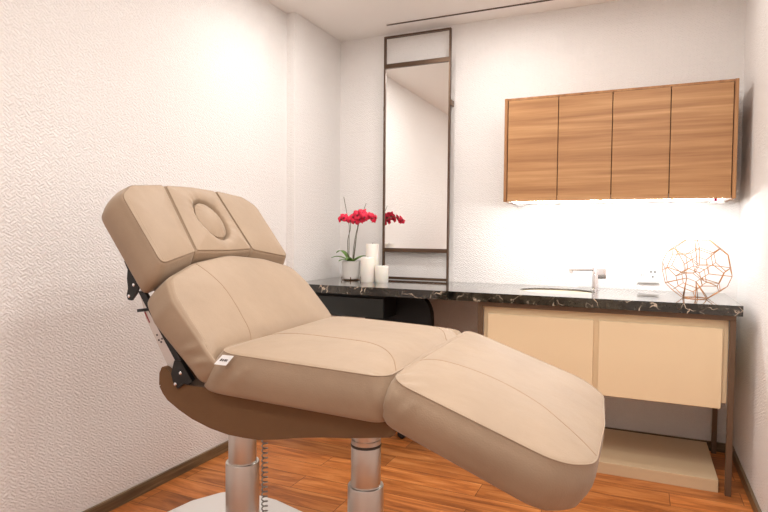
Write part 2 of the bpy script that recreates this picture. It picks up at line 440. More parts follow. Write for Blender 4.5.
# ------------------------------------------------------------------ desk drawer and chair under the worktop
dd = thing('desk_drawer', 'glossy black shallow drawer unit fixed under the left end of the countertop', 'drawer unit', (.3, -.46, .66))
obj('body', box(BM(), .012, .588, -.548, -.37, .665, ZC-CT-.001, .002, 1), M_BLACKF, dd)
obj('drawer_front', box(BM(), .014, .590, -.566, -.549, .668, .782, .002, 1), M_BLACKG, dd)
ch = thing('office_chair', 'black swivel chair with rounded back tucked under the countertop', 'chair', (.60, -.42, 0))
pl = rpoly([(.37, .47, .06), (.80, .47, .06), (.80, .802, .20), (.37, .802, .13)], .02, 8)
bm = BM(); prism(bm, [tuple(p) for p in pl], lambda u, v: (u, -.345, v), lambda u, v: (u, -.290, v))
obj('backrest', bm, M_BLACKF, ch)
pl = rpoly([(.37, -.80, .09), (.83, -.80, .09), (.83, -.36, .05), (.37, -.36, .05)], .02, 8)
bm = BM(); prism(bm, [tuple(p) for p in pl], lambda u, v: (u, v, .41), lambda u, v: (u, v, .47))
obj('seat', bm, M_BLACKF, ch)
obj('back_bracket', box(BM(), .57, .63, -.36, -.29, .375, .55, .004, 1), M_BLACKM, ch)
obj('gas_column', lathe(BM(), [(.04, .08), (.04, .22), (.026, .23), (.026, .41)], (.60, -.40, 0), 20), M_BLACKM, ch, True, angle=40)
bm = BM()
for k in range(5):
    a = 2*PI*k/5+.3
    tube(bm, [(.60, -.40, .1), (.60+.19*math.cos(a), -.40+.19*math.sin(a), .06)], .018, 8)
obj('star_base', bm, M_BLACKM, ch)
for k in range(5):
    a = 2*PI*k/5+.3
    bm = BM(); bmesh.ops.create_uvsphere(bm, u_segments=12, v_segments=8, radius=.026)
    for v in bm.verts: v.co += Vector((.60+.19*math.cos(a), -.40+.19*math.sin(a), .026))
    obj('caster', bm, M_BLACKM, ch, True)

# ------------------------------------------------------------------ wall cabinet
wc = thing('wall_cabinet', 'walnut veneer wall cabinet with four flat doors above the sink', 'cabinet', (1.76, 0, 1.33))
U0, U1, W0, W1, UD = 1.2085, 2.3172, 1.3323, 1.8975, .3287
pt = .017
obj('side_panel', box(BM(), U0, U0+pt, -UD, -.001, W0, W1, .0008, 1), M_WOODEDGE, wc)
obj('side_panel', box(BM(), U1-pt, U1, -UD, -.001, W0, W1, .0008, 1), M_WOODEDGE, wc)
obj('top_panel', box(BM(), U0+pt, U1-pt, -UD+.003, -.001, W1-.012, W1-.001), M_WOODEDGE, wc)
obj('bottom_panel', box(BM(), U0+pt, U1-pt, -UD+.0185, -.001, W0+.001, W0+.015), M_WHITE, wc)
obj('gap_shade_sheet', box(BM(), U0+pt, U1-pt, -UD+.024, -UD+.03, W0+.03, W1-.02), M_GAPSHADE, wc)  # sheet close behind the doors; shade of the door gaps put into its colour
dw = (U1-U0-2*pt-.004*5)/4
for i in range(4):
    a = U0+pt+.004+i*(dw+.004)
    obj('door', box(BM(), a, a+dw, -UD, -UD+.018, W0+.001, W1-.014, .001, 1), M_WOOD, wc)
obj('led_strip', box(BM(), U0+.05, U1-.05, -.285, -.270, W0-.005, W0+.0005), M_LED, wc)
obj('light_housing', box(BM(), U0+.02, U0+.06, -.09, -.03, W0-.010, W0+.0005, .002, 1), M_WHITE, wc)
obj('light_housing', box(BM(), U1-.09, U1-.02, -.12, -.03, W0-.010, W0+.0005, .002, 1), M_WHITE, wc)
bm = BM(); lathe(bm, [(.007, -.010), (.009, -.006), (.009, .012)], (2.235, -.31, W0), 14)
obj('indicator', bm, M_PINK, wc, True, label='small pink indicator light')

# ------------------------------------------------------------------ tall mirror
mr = thing('mirror', 'tall narrow bronze framed mirror standing on the countertop against the back wall', 'mirror', (.58, -.04, ZC))
MX0, MX1, MZ1 = .352, .806, 2.432
mb = .0105
MY0, MY1 = -.060, -.036
obj('post', box(BM(), MX0, MX0+mb, MY0, MY1, ZC, MZ1, .001, 1), M_BRONZE, mr)
obj('post', box(BM(), MX1-mb, MX1, MY0, MY1, ZC, MZ1, .001, 1), M_BRONZE, mr)
def bar(z0, z1): return obj('crossbar', box(BM(), MX0+mb, MX1-mb, MY0, MY1, z0, z1, .001, 1), M_BRONZE, mr)
bar(MZ1-mb, MZ1); bar(2.226, 2.254); bar(1.032, 1.058); bar(ZC+.004, ZC+.020)
obj('mirror_glass', box(BM(), MX0+mb, MX1-mb, -.0495, -.0435, 1.058, 2.226), M_MIRROR, mr)
obj('wall_clip', box(BM(), MX1, MX1+.008, -.055, -.001, 1.955, 1.99, .001, 1), M_FRAME, mr)
obj('wall_clip', box(BM(), MX0-.006, MX0, -.05, -.001, 1.955, 1.985, .001, 1), M_FRAME, mr)

# ------------------------------------------------------------------ power outlet
po = thing('power_outlet', 'white square double power outlet on the back wall beside the wire globe', 'outlet', (1.949, 0, .942))
obj('plate', box(BM(), 1.897, 2.002, -.011, -.0005, .889, .994, .003, 2), M_PLASTIC, po, True, angle=40)
bm = BM()
for x, z, w, h in ((1.923, .962, .003, .003), (1.918, .935, .002, .007), (1.929, .935, .002, .007)):
    box(bm, x-w, x+w, -.0118, -.0105, z-h, z+h)
obj('socket_holes', bm, simple('socket_grey', (.4, .4, .4, 1), .5, bump=.01), po)
bm = BM()
for x, z, w, h in ((1.964, .952, .0042, .0045), (1.984, .952, .0042, .0045), (1.974, .925, .0035, .004)):
    box(bm, x-w, x+w, -.0118, -.0105, z-h, z+h)
obj('socket_holes', bm, M_PIN, po)

# ------------------------------------------------------------------ wire globe
def globe():
    R = .152
    ph = (1+5**.5)/2
    ico = [Vector(v) for s in (1, -1) for t in (1, -1) for v in ((0, s, t*ph), (s, t*ph, 0), (t*ph, 0, s))]
    L = min((ico[0]-v).length for v in ico[1:])
    nb = [[j for j in range(12) if j != i and abs((ico[i]-ico[j]).length-L) < 1e-3] for i in range(12)]
    rot = Matrix.Rotation(.5, 3, 'Z')
    # a six sided face points down
    dn = (ico[0]+ico[nb[0][0]]+ico[[k for k in nb[0] if k in nb[nb[0][0]]][0]])
    q = dn.rotation_difference(Vector((0, 0, -1)))
    tr = lambda v: rot @ (q @ v)
    outer = []; own = []
    for i in range(12):
        for j in nb[i]: outer.append(tr(ico[i]+(ico[j]-ico[i])*.36)); own.append(i)
    k0 = max(p.length for p in outer); outer = [p*(R/k0) for p in outer]
    E = []
    for a in range(60):
        ds = sorted(((outer[a]-outer[b]).length, b) for b in range(60) if b != a)[:3]
        for _, b in ds: E.append((min(a, b), max(a, b)))
    E = sorted(set(E))
    # inner twenty-cornered cage
    inner = []
    for i in range(12):
        for j in nb[i]:
            for k in nb[i]:
                if i < j < k and k in nb[j]: inner.append(tr(ico[i]+ico[j]+ico[k]))
    k1 = inner[0].length; inner = [p*(R*.40/k1) for p in inner]
    li = min((inner[0]-p).length for p in inner[1:])
    EI = [(a, b) for a in range(20) for b in range(a+1, 20) if abs((inner[a]-inner[b]).length-li) < 1e-4]
    zb = min(p.z for p in outer)
    c = Vector((2.158, -.36, ZC+.0017-zb))
    t = thing('wire_globe', 'copper wire geometric globe standing on the right end of the countertop', 'ornament', (c.x, c.y, ZC))
    bm = BM()
    for i, j in E: tube(bm, [c+outer[i], c+outer[j]], .0017, 6)
    obj('outer_cage', bm, M_COPPER, t, True)
    bm = BM()
    for i, j in EI: tube(bm, [c+inner[i], c+inner[j]], .0014, 6)
    obj('inner_cage', bm, M_COPPER, t, True)
    bm = BM()
    for i in range(0, 60, 5):
        for k in (0, 1):
            p = outer[i+k]; m = min(inner, key=lambda v: (v.normalized()-p.normalized()).length)
            tube(bm, [c+p, c+m], .0019, 6)
    obj('spokes', bm, M_COPPER, t, True)
globe()

# ------------------------------------------------------------------ candles
def candle(x, y, r, h, label):
    t = thing('candle', label, 'candle', (x, y, ZC), 0, 'white pillar candles beside the orchid')
    obj('wax', lathe(BM(), [(r*.97, 0), (r, .003), (r, h-.004), (r*.96, h), (r*.8, h-.001), (r*.4, h-.004), (.003, h-.005)], (x, y, ZC), 36), M_WAX, t, True, angle=45)
    obj('wick', tube(BM(), [(x, y, ZC+h-.006), (x+.001, y, ZC+h+.006)], .0012, 6), M_INK, t)
candle(.338, -.18, .043, .235, 'tallest white pillar candle, standing behind the other two')
candle(.361, -.295, .044, .153, 'middle height white pillar candle right next to the orchid pot')
candle(.449, -.275, .041, .102, 'shortest white pillar candle, in front of the mirror post')

# ------------------------------------------------------------------ orchid
OX, OY = .204, -.217
oc = thing('potted_orchid', 'red orchid in a white ceramic pot on the left end of the countertop', 'plant', (OX, OY, ZC))
obj('pot', lathe(BM(), [(.040, .006), (.050, .010), (.056, .045), (.061, .120), (.063, .124), (.059, .124), (.056, .108), (.02, .106)], (OX, OY, ZC), 36), M_POT, oc, True, angle=50)
bm = BM()
lathe(bm, [(.030, .0), (.050, .0), (.052, .003), (.050, .005), (.030, .005)], (OX, OY, ZC), 32)
for k in range(4):
    a = .42+2*PI*k/4
    P = [(OX+r_*math.cos(a), OY+r_*math.sin(a), ZC+z_) for r_, z_ in ((.045, .003), (.060, .003), (.062, .012), (.058, .022))]
    tube(bm, P, .003, 6)
obj('saucer', bm, M_FRAME, oc, label='dark metal footed saucer')
obj('bark', lathe(BM(), [(.056, .100), (.05, .112), (.02, .117), (.004, .117)], (OX, OY, ZC), 24), M_SOIL, oc, True)
def leaf(az, length, lift, droop, w):
    bm = BM(); d = Vector((math.cos(az), math.sin(az), 0)); s = Vector((-d.y, d.x, 0)); n = 12
    rows = []
    for i in range(n+1):
        t = i/n
        c = Vector((OX, OY, ZC+.112))+d*(length*t)+Vector((0, 0, lift*math.sin(t*PI*.75)*1.2-droop*t*t))
        ww = w*(.35+.65*math.sin(PI*min(1, t*1.05)**.75)) if t < .97 else .002
        fold = .15*ww
        rows.append([bm.verts.new(c-s*ww+Vector((0, 0, fold))), bm.verts.new(c), bm.verts.new(c+s*ww+Vector((0, 0, fold)))])
    for a, b in zip(rows, rows[1:]):
        for k in range(2): bm.faces.new((a[k], a[k+1], b[k+1], b[k]))
    o = obj('leaf', bm, M_LEAF, oc, True)
    md = o.modifiers.new('thick', 'SOLIDIFY'); md.thickness = .0025
    return o
leaf(PI*.98, .115, .060, -.01, .024)
leaf(PI*1.12, .13, .032, -.004, .026)
leaf(PI*1.3, .09, .02, .005, .02)
leaf(.02, .10, .03, .0, .021)
leaf(1.0, .15, .035, -.005, .018)
leaf(-1.5, .08, .03, .005, .018)
def stemcurve(pts, r0, tp=.6):
    P = [Vector(p) for p in pts]; out = []
    for i in range(len(P)-1):
        p0 = P[max(i-1, 0)]; p1 = P[i]; p2 = P[i+1]; p3 = P[min(i+2, len(P)-1)]
        for k in range(8):
            t = k/8
            out.append(.5*((2*p1)+(p2-p0)*t+(2*p0-5*p1+4*p2-p3)*t*t+(3*p1-p0-3*p2+p3)*t**3))
    out.append(P[-1])
    return tube(BM(), out, r0, 7, taper=tp)
b0 = Vector((OX, OY, ZC+.11))
S1 = [b0+Vector((-.02, 0, 0)), (.178, OY, 1.10), (.196, OY, 1.18), (.198, OY-.01, 1.238), (.180, OY-.02, 1.25), (.155, OY-.03, 1.245)]
S2 = [b0+Vector((.012, 0, 0)), (.232, OY, 1.08), (.250, OY-.005, 1.17), (.275, OY-.015, 1.235), (.325, OY-.03, 1.270), (.37, OY-.04, 1.26), (.40, OY-.045, 1.235)]
S3 = [b0+Vector((.004, .01, 0)), (.216, OY+.01, 1.06), (.232, OY+.01, 1.15), (.250, OY, 1.20), (.245, OY-.01, 1.235), (.23, OY-.03, 1.247)]
for S in (S1, S2, S3): obj('flower_stem', stemcurve(S, .0026), M_STEM, oc, True)
obj('support_stick', tube(BM(), [b0+Vector((-.018, .004, 0)), (.186, OY+.004, 1.20), (.145, OY+.003, 1.388)], .0019, 6), M_STEM, oc, True)
obj('support_stick', tube(BM(), [b0+Vector((.014, .006, 0)), (.247, OY+.004, 1.20), (.308, OY+.003, 1.345)], .0019, 6), M_STEM, oc, True)
def bloom(p, face, s):
    p = Vector(p); f = Vector(face).normalized()
    q = Vector((0, 0, 1)).rotation_difference(f)
    rz = Matrix.Rotation(random.uniform(-.4, .4), 4, 'Z')
    mat = Matrix.Translation(p) @ q.to_matrix().to_4x4() @ rz
    bm = BM()
    for k, (ang, ln, wd) in enumerate(((90, 1, .50), (210, .95, .46), (330, .95, .46), (10, 1.05, .80), (170, 1.05, .80))):
        a = math.radians(ang); d = Vector((math.cos(a), math.sin(a), 0)); sd_ = Vector((-d.y, d.x, 0))
        rows = []; n = 6
        for i in range(n+1):
            t = i/n; w = s*wd*math.sin(PI*(.08+.88*t)**.8)*.62
            c = d*(s*ln*t)+Vector((0, 0, s*(.30*t-.45*t*t)+.001*k))
            rows.append([bm.verts.new(mat @ (c-sd_*w+Vector((0, 0, -.08*s*math.sin(t*5))))), bm.verts.new(mat @ (c+Vector((0, 0, .06*s)))), bm.verts.new(mat @ (c+sd_*w+Vector((0, 0, .05*s*math.sin(t*6)))))])
        for r0, r1 in zip(rows, rows[1:]):
            for j in range(2): bm.faces.new((r0[j], r0[j+1], r1[j+1], r1[j]))
    fl = obj('flower', bm, M_PETAL, oc, True)
    fl.modifiers.new('thick', 'SOLIDIFY').thickness = .001
    bm = BM(); bmesh.ops.create_uvsphere(bm, u_segments=10, v_segments=8, radius=s*.2)
    for v in bm.verts: v.co = mat @ (Vector((v.co.x, v.co.y*1.3-s*.12, v.co.z*1.4+s*.12)))
    o = obj('lip', bm, M_LIP, oc, True)
    o.parent = fl
for p, fc, s in (((.128, OY-.045, 1.258), (-.3, -1, .1), .036), ((.150, OY-.05, 1.266), (.2, -1, .2), .034), ((.163, OY-.045, 1.252), (.4, -1, -.1), .030),
                 ((.198, OY-.05, 1.250), (.1, -1, 0), .034), ((.218, OY-.055, 1.272), (-.2, -1, .3), .036), ((.226, OY-.05, 1.244), (.3, -1, -.2), .034),
                 ((.250, OY-.055, 1.283), (.2, -1, .2), .038), ((.262, OY-.05, 1.258), (.5, -.8, 0), .036), ((.282, OY-.055, 1.292), (.1, -1, .3), .038),
                 ((.298, OY-.06, 1.270), (.5, -1, 0), .034), ((.335, OY-.05, 1.272), (.6, -.8, .2), .030), ((.352, OY-.055, 1.262), (.8, -.7, 0), .032), ((.366, OY-.05, 1.262), (.5, .5, -.2), .030)):
    bloom((p[0]+.030, p[1], p[2]-.015), fc, s)

# ------------------------------------------------------------------ treatment couch (local axes: x towards the foot, y away from the camera)
G = {"Ox": 1.13624, "Oy": -1.89646, "th": -0.031433, "s": 0.47028, "sz": 0.81145, "ss": -0.037088, "t": 0.11887, "la": 0.22596, "lz": 0.80559, "lph": -0.3411,
     "ba": -0.30475, "bz": 0.81099, "bph": 2.30124, "ha": -0.49586, "hz": 1.04294, "hph": 2.21823}
couch = thing('treatment_couch', 'taupe leather reclining treatment couch on two telescopic columns in the middle of the room', 'treatment couch', (G['Ox'], G['Oy'], 0), -G['th'])

def cushion_map(a, z, ph, flip):
    """(l, b, n): l along the slope, n out of the top surface"""
    c, s = math.cos(ph), math.sin(ph)
    nx, nz = (-s, c) if not flip else (s, -c)
    return lambda l, b, n: Vector((a+l*c+n*nx, b, z+l*s+n*nz))
class Cushion:
    def __init__(self, outline, fm, thick, crown=.02, k=3.0, bulge=.008, er=.006, br=.018, center=None, extra=None, tf=None):
        self.o = outline; self.fm = fm; self.crown = crown; self.k = k
        n = len(outline)
        self.c = center or Vector((sum(p.x for p in outline)/n, sum(p.y for p in outline)/n))
        self.extra = extra; self.thick = thick; self.er = er; self.bulge = bulge; self.br = br
        self.tf = tf or (lambda l: thick); self.sidef = None
    def nrm(self, i):
        n = len(self.o); t = self.o[(i+1) % n]-self.o[i-1]; v = Vector((t.y, -t.x)).normalized()
        if v.dot(self.o[i]-self.c) < 0: v = -v
        return v
    def top(self, l, b, s):
        h = self.crown*(1-s**self.k)
        if self.extra: h += self.extra(l, b, s)
        return h
    def sof(self, p):
        """ring parameter of a plan point"""
        d = p-self.c
        if d.length < 1e-6: return 0
        ang = math.atan2(d.y, d.x); best = None; n = len(self.o)
        for i in range(n):
            a = self.o[i]-self.c; b = self.o[(i+1) % n]-self.c
            den = d.x*(b.y-a.y)-d.y*(b.x-a.x)
            if abs(den) < 1e-12: continue
            t = (a.x*(b.y-a.y)-a.y*(b.x-a.x))/den
            u = (a.x*d.y-a.y*d.x)/den
            if t > 0 and -1e-6 <= u <= 1+1e-6: best = t if best is None else max(best, t)
        return 1/best if best else 1
    def mesh(self):
        bm = BM(); n = len(self.o); rings = []
        S = getattr(self, 'S', None) or [.06, .14, .22, .3, .38, .46, .54, .62, .7, .77, .83, .88, .92, .95, .975]
        cv = bm.verts.new(self.fm(self.c.x, self.c.y, self.top(self.c.x, self.c.y, 0)))
        for s in S:
            rg = []
            for p in self.o:
                q = self.c+(p-self.c)*s
                rg.append(bm.verts.new(self.fm(q.x, q.y, self.top(q.x, q.y, s))))
            rings.append(rg)
        er, br = self.er, self.br
        def side(off, nn, frac=None):
            rg = []
            for i, p in enumerate(self.o):
                v = self.nrm(i); q = p+v*off
                if self.sidef and frac is not None: q = q+v*self.sidef(p.x, p.y, frac)
                z = nn if frac is None else -er-(self.tf(p.x)-er-br)*frac
                if frac == 'x': z = nn
                rg.append(bm.verts.new(self.fm(q.x, q.y, z)))
            return rg
        for ang in (70, 45, 20, 0):
            a = math.radians(ang); rings.append(side(-er+er*math.cos(a), -er+er*math.sin(a)))
        for fr in (.2, .4, .6, .8, 1.0):
            rings.append(side(self.bulge*math.sin(PI*fr*.9), 0, fr))
        b1 = self.bulge*math.sin(PI*.9)
        for ang in (30, 60, 90):
            a = math.radians(ang)
            rg = []
            for i, p in enumerate(self.o):
                v = self.nrm(i); q = p+v*(b1-br+br*math.cos(a))
                rg.append(bm.verts.new(self.fm(q.x, q.y, -(self.tf(p.x)-br)-br*math.sin(a))))
            rings.append(rg)
        for s in (.6, .2):
            rings.append([bm.verts.new(self.fm(*(self.c+(p-self.c)*s), -self.tf(p.x))) for p in self.o])
        for i in range(n): bm.faces.new((cv, rings[0][i], rings[0][(i+1) % n]))
        for a, b in zip(rings, rings[1:]):
            for i in range(n): bm.faces.new((a[i], a[(i+1) % n], b[(i+1) % n], b[i]))
        bm.faces.new(rings[-1])
        return bm
    def seam(self, pts, r=.0021, lift=-.0008):
        out = []
        for i in range(len(pts)-1):
            a = Vector(pts[i]); b = Vector(pts[i+1]); m = max(1, int((b-a).length/.008))
            for k in range(m): out.append(a+(b-a)*k/m)
        out.append(Vector(pts[-1]))
        P = [self.fm(p.x, p.y, self.top(p.x, p.y, min(1, self.sof(p)))+lift) for p in out]
        return tube(BM(), P, r, 6)
    def piping(self, r=.0024):
        P = []
        for i, p in enumerate(self.o):
            q = p-self.nrm(i)*(self.er*.3); P.append(self.fm(q.x, q.y, -self.er*.3))
        return tube(BM(), P, r, 6, True)
def sm(pts):
    """smooth polyline through points (Catmull-Rom)"""
    P = [Vector(p) for p in pts]; out = []
    for i in range(len(P)-1):
        p0 = P[max(i-1, 0)]; p1 = P[i]; p2 = P[i+1]; p3 = P[min(i+2, len(P)-1)]
        for k in range(10):
            t = k/10; out.append(tuple(.5*((2*p1)+(p2-p0)*t+(2*p0-5*p1+4*p2-p3)*t*t+(3*p1-p0-3*p2+p3)*t**3)))
    out.append(tuple(P[-1])); return out
def wr(cx, cy, dx, dy, amp, wl, spread):
    """puckers: little radial creases round a corner"""
    def f(l, b, s):
        u = (l-cx)*dx+(b-cy)*dy; v = -(l-cx)*dy+(b-cy)*dx
        return amp*math.exp(-(u*u+v*v)/spread**2)*math.cos(v/wl*2*PI)
    return f

# seat
_fs = cushion_map(0, G['sz'], math.atan(G['ss']), False)
def fs(l, b, n): return _fs(l-(.62*(-n)*min(1, max(0, (-.05-l)/.25)) if n < 0 else 0), b, n)
W2 = .378
def seat_extra(l, b, s):
    e = wr(.225, -W2, .7, .7, .007, .045, .05)(l, b, s)
    if l > .13: e -= .030*((l-.13)/.095)**2.4
    if l < -.25: e -= .012*((-.25-l)/.085)**2
    return e
seat = Cushion(rpoly([(-.290, -W2, .09), (.222, -W2, .05), (.232, 0, .3), (.222, W2, .10), (-.335, W2, .10)], .007), fs, .12, .027, 2.8, .010, .007, .02,
               center=Vector((-.045, 0)), extra=seat_extra)
def folds(centres):
    def f(l, b, fr):
        o = 0
        for c, amp, w, tilt in centres:
            x = (l-c-tilt*(fr-.4))/w
            o += amp*(1-2*x*x)*math.exp(-x*x)*math.sin(PI*min(1, .12+.9*fr))
        return o if abs(b) > .33 else 0
    return f
seat.sidef = folds([(-.225, .006, .016, -.05), (-.17, .0035, .018, -.06), (.195, .005, .012, .03)])
so = obj('seat_cushion', seat.mesh(), M_LEATHER, couch, True, True)
obj('piping', seat.piping(.0022), M_LEATHER, so, True, True)
obj('seam', seat.seam(sm([(-.33, -.128), (-.15, -.137), (.02, -.135), (.10, -.15), (.165, -.205), (.20, -.262), (.218, -.305)])), M_SEAM, so, True, True)
obj('seam', seat.seam(sm([(.222, .16), (.20, .20), (.17, .26), (.11, .315), (.0, .345), (-.25, .35)])), M_SEAM, so, True, True)
# care tag on the seat corner
tg = BM()
P = [fs(-.247, -.389, -.003), fs(-.210, -.391, -.001), fs(-.217, -.400, -.027), fs(-.254, -.398, -.029)]
tv = [tg.verts.new(p) for p in P]; tg.faces.new(tv)
ext = bmesh.ops.extrude_face_region(tg, geom=tg.faces[:])
for v in [g for g in ext['geom'] if isinstance(g, bmesh.types.BMVert)]: v.co += Vector((0, -.0012, 0))
to = obj('fabric_tag', tg, M_PLASTIC, so, False, True, label='small white fabric tag')
tg = BM()
def tagp(u, v): return P[0].lerp(P[1], u).lerp(P[3].lerp(P[2], u), v)+Vector((0, -.0018, .0003))
for (u0, u1, v0, v1) in ((.2, .34, .38, .62), (.4, .5, .40, .62), (.56, .68, .38, .6), (.72, .8, .4, .62)):
    q = [tg.verts.new(tagp(a, b)) for a, b in ((u0, v0), (u1, v0), (u1, v1), (u0, v1))]; tg.faces.new(q)
obj('tag_print', tg, M_INK, so, False, True)
# leg rest
fl_ = cushion_map(G['la'], G['lz'], G['lph'], False)
def leg_extra(l, b, s):
    e = wr(.01, -.388, .7, .7, -.008, .055, .055)(l, b, s)
    if l < .05: e -= .007*((.05-l)/.05)**2.2
    return e
legc = Cushion(rpoly([(.008, -.388, .06), (.425, -.392, .11), (.494, -.30, .13), (.505, 0, .3), (.494, .30, .13), (.425, .392, .11), (.004, .388, .06), (-.008, 0, .3)], .007), fl_, .117, .024, 2.8, .012, .005, .03,
               center=Vector((.25, 0)), extra=leg_extra, tf=lambda l: .117+.012*max(0, l)/.5)
legc.sidef = folds([(.035, .006, .013, -.03), (.08, .003, .016, -.04)])
lo = obj('leg_cushion', legc.mesh(), M_LEATHER, couch, True, True)
obj('piping', legc.piping(.0022), M_LEATHER, lo, True, True)
obj('seam', legc.seam(sm([(.0, -.160), (.05, -.128), (.12, -.115), (.23, -.110), (.33, -.14), (.40, -.188), (.464, -.232), (.490, -.253)])), M_SEAM, lo, True, True)
# backrest (its top faces the foot end)
fb = cushion_map(G['ba'], G['bz'], G['bph'], True)
BW = .374
back = Cushion(rpoly([(-.055, -BW, .045), (.19, -BW, .06), (.270, -.343, .06), (.322, -.19, .22), (.348, 0, .3), (.322, .19, .22), (.270, .343, .06), (.19, BW, .06), (-.055, BW, .045)], .007), fb, .10, .030, 3.0, .003, .012, .02,
               center=Vector((.125, 0)), extra=lambda l, b, s: wr(-.03, -BW, .8, .6, .007, .06, .07)(l, b, s)-.030*max(0, (.05-l)/.09)**2*(s > .3),
               tf=lambda l: .088+.105*max(0, l))
back.sidef = folds([(.0, .006, .014, .03), (.05, .004, .015, .03)])
bo = obj('back_cushion', back.mesh(), M_LEATHER, couch, True, True)
obj('seam', back.seam(sm([(-.04, -.20), (.06, -.183), (.13, -.172), (.206, -.17), (.312, -.186)])), M_SEAM, bo, True, True)
obj('seam', back.seam(sm([(-.02, -.362), (.1, -.361), (.2, -.353), (.25, -.33)]), .0013), M_LEATHER, bo, True, True)
# headrest: two side bolsters and a middle pad with an oval face plug
_fh = cushion_map(G['ha'], G['hz'], G['hph'], True)
def fh(l, b, n): return _fh(l-(.30*(-n)*max(0, 1-l/.30) if n < 0 else 0), b, n)
def bolster(sg, inner_top, inner_bot):
    pts = [(.047, sg*inner_bot, .014), (.330, sg*inner_top, .012), (.312, sg*.285, .05), (.268, sg*.345, .045), (.006, sg*.345, .024)]
    c = Cushion(rpoly(pts, .010), fh, .118, .013, 3.0, .010, .010, .022, center=Vector((.16, sg*(.345+(inner_top+inner_bot)/2)/2)))
    o = obj('side_bolster', c.mesh(), M_LEATHER, couch, True, True)
    obj('seam', c.seam(sm([(.024, sg*.328), (.14, sg*.330), (.25, sg*.326)]), .0013), M_LEATHER, o, True, True)
bolster(-1, .133, .172)
bolster(1, .133, .137)
PC = Vector((.186, .006)); PA, PB = .080, .066
def dimple(l, b, s):
    d = math.hypot((l-PC.x)/PA, (b-PC.y)/PB)
    if d < 1.0: return -.040
    if d < 1.12: return -.040+.027*(d-1.0)/.12
    e = max(0, 1-(d-1.12)/.55)
    return -.013*e*e+.0009*e*math.cos(math.atan2(b-PC.y, l-PC.x)*17)
mid = Cushion(rpoly([(.050, -.168, .012), (.328, -.129, .012), (.334, 0, .3), (.328, .129, .012), (.050, .133, .012), (.046, 0, .3)], .006), fh, .085, .020, 2.4, .003, .010, .02,
              center=Vector(PC), extra=dimple)
mid.S = [.02+.0215*i for i in range(45)]
mo = obj('middle_pad', mid.mesh(), M_LEATHER, couch, True, True)
plug = Cushion([Vector((PC.x+PA*.97*math.cos(2*PI*i/64), PC.y+PB*.97*math.sin(2*PI*i/64))) for i in range(64)], lambda l, b, n: fh(l, b, n-.006), .05, .022, 2.0, .0, .008, .01, center=PC.copy(),
               extra=lambda l, b, s: .0007*math.cos(math.atan2(b-PC.y, l-PC.x)*18)*math.exp(-(s-.85)**2/.03))
obj('face_plug', plug.mesh(), M_LEATHER, mo, True, True)
# ---- understructure
shp = [(-.524, .742), (-.526, .69), (-.512, .668), (-.494, .650), (-.45, .626), (-.404, .606), (-.34, .588), (-.277, .578), (-.22, .5765), (-.174, .578), (-.114, .588), (-.054, .601), (.02, .613), (.094, .622), (.16, .632), (.215, .641),
       (.235, .665), (.24, .688), (-.40, .703), (-.44, .705), (-.475, .728), (-.500, .745), (-.512, .748)]
shp = [tuple(p) for p in rpoly([(x, z, .007) for x, z in shp], .01, 2)]
bm = BM(); prism(bm, shp, lambda u, v: (u, -.33, v), lambda u, v: (u, .33, v))
bmesh.ops.bevel(bm, geom=[e for e in bm.edges if abs(e.verts[0].co.y-e.verts[1].co.y) < 1e-6], offset=.006, segments=3, affect='EDGES')
obj('shroud', bm, M_SHROUD, couch, True, True, 35)
# support plate under the leg rest
bm = BM(); box(bm, .02, .40, -.28, .28, -.140, -.126, .003, 1)
for v in bm.verts: v.co = fl_(v.co.x, v.co.y, v.co.z)
obj('leg_support', bm, M_BLACKM, couch, False, True)
bm = BM(); box(bm, -.02, .16, -.015, .015, -.155, -.140)
for v in bm.verts: v.co = fl_(v.co.x, v.co.y-.30+.02, v.co.z)
obj('hinge_arm', bm, M_BLACKM, couch, False, True)
# columns
for a in (-G['s'], 0):
    col = obj('column', lathe(BM(), [(.0573, .055), (.0573, .350), (.0560, .353), (.0485, .353), (.047, .36), (.047, .50)], (a, 0, 0), 48), M_STEEL, couch, True, True, 35)
    obj('inner_tube', lathe(BM(), [(.0475, .352), (.0475, .482), (.0465, .485), (.0440, .485), (.0440, .62)], (a, 0, 0), 48), M_STEEL, col, True, True, 35)
    obj('seal_ring', lathe(BM(), [(.0480, .478), (.0486, .480), (.0486, .4845), (.0475, .4862)], (a, 0, 0), 48), M_RING, col, True, True, 35)
# base plate
hp = [(.30, .0), (.295, .12), (.25, .185), (.0, .20), (-.20, .235), (-.36, .285), (-.56, .345), (-.70, .355), (-.81, .315), (-.875, .20), (-.90, .07)]
ol = [(x, y, .05) for x, y in hp]+[(x, -y, .05) for x, y in hp[::-1] if y > 0]
ol = rpoly(ol, .02, 5)
bm = BM(); rings = []
cen = Vector((-.3, 0))
for s, z in ((.985, .0), (1, .004), (1, .034), (.992, .047), (.975, .055), (.94, .059), (.5, .064), (.1, .066)):
    rings.append([bm.verts.new((*(cen+(p-cen)*s), z)) for p in ol])
for a, b in zip(rings, rings[1:]):
    for i in range(len(ol)): bm.faces.new((a[i], a[(i+1) % len(ol)], b[(i+1) % len(ol)], b[i]))
bm.faces.new(rings[0]); bm.faces.new(rings[-1])
obj('base_plate', bm, M_WHITE, couch, True, True, 50)
# coiled control cord
pts = []
cx0, cb = -.437, .085
for i in range(20): pts.append((cx0, cb, .60-.0025*i))
turns = 27; z0, z1 = .55, .075
for i in range(turns*10+1):
    t = i/(turns*10); a = 2*PI*turns*t
    pts.append((cx0+.010*math.cos(a), cb+.010*math.sin(a), z0+(z1-z0)*t))
obj('coiled_cord', tube(BM(), pts, .0026, 6), M_CORD, couch, True, True)
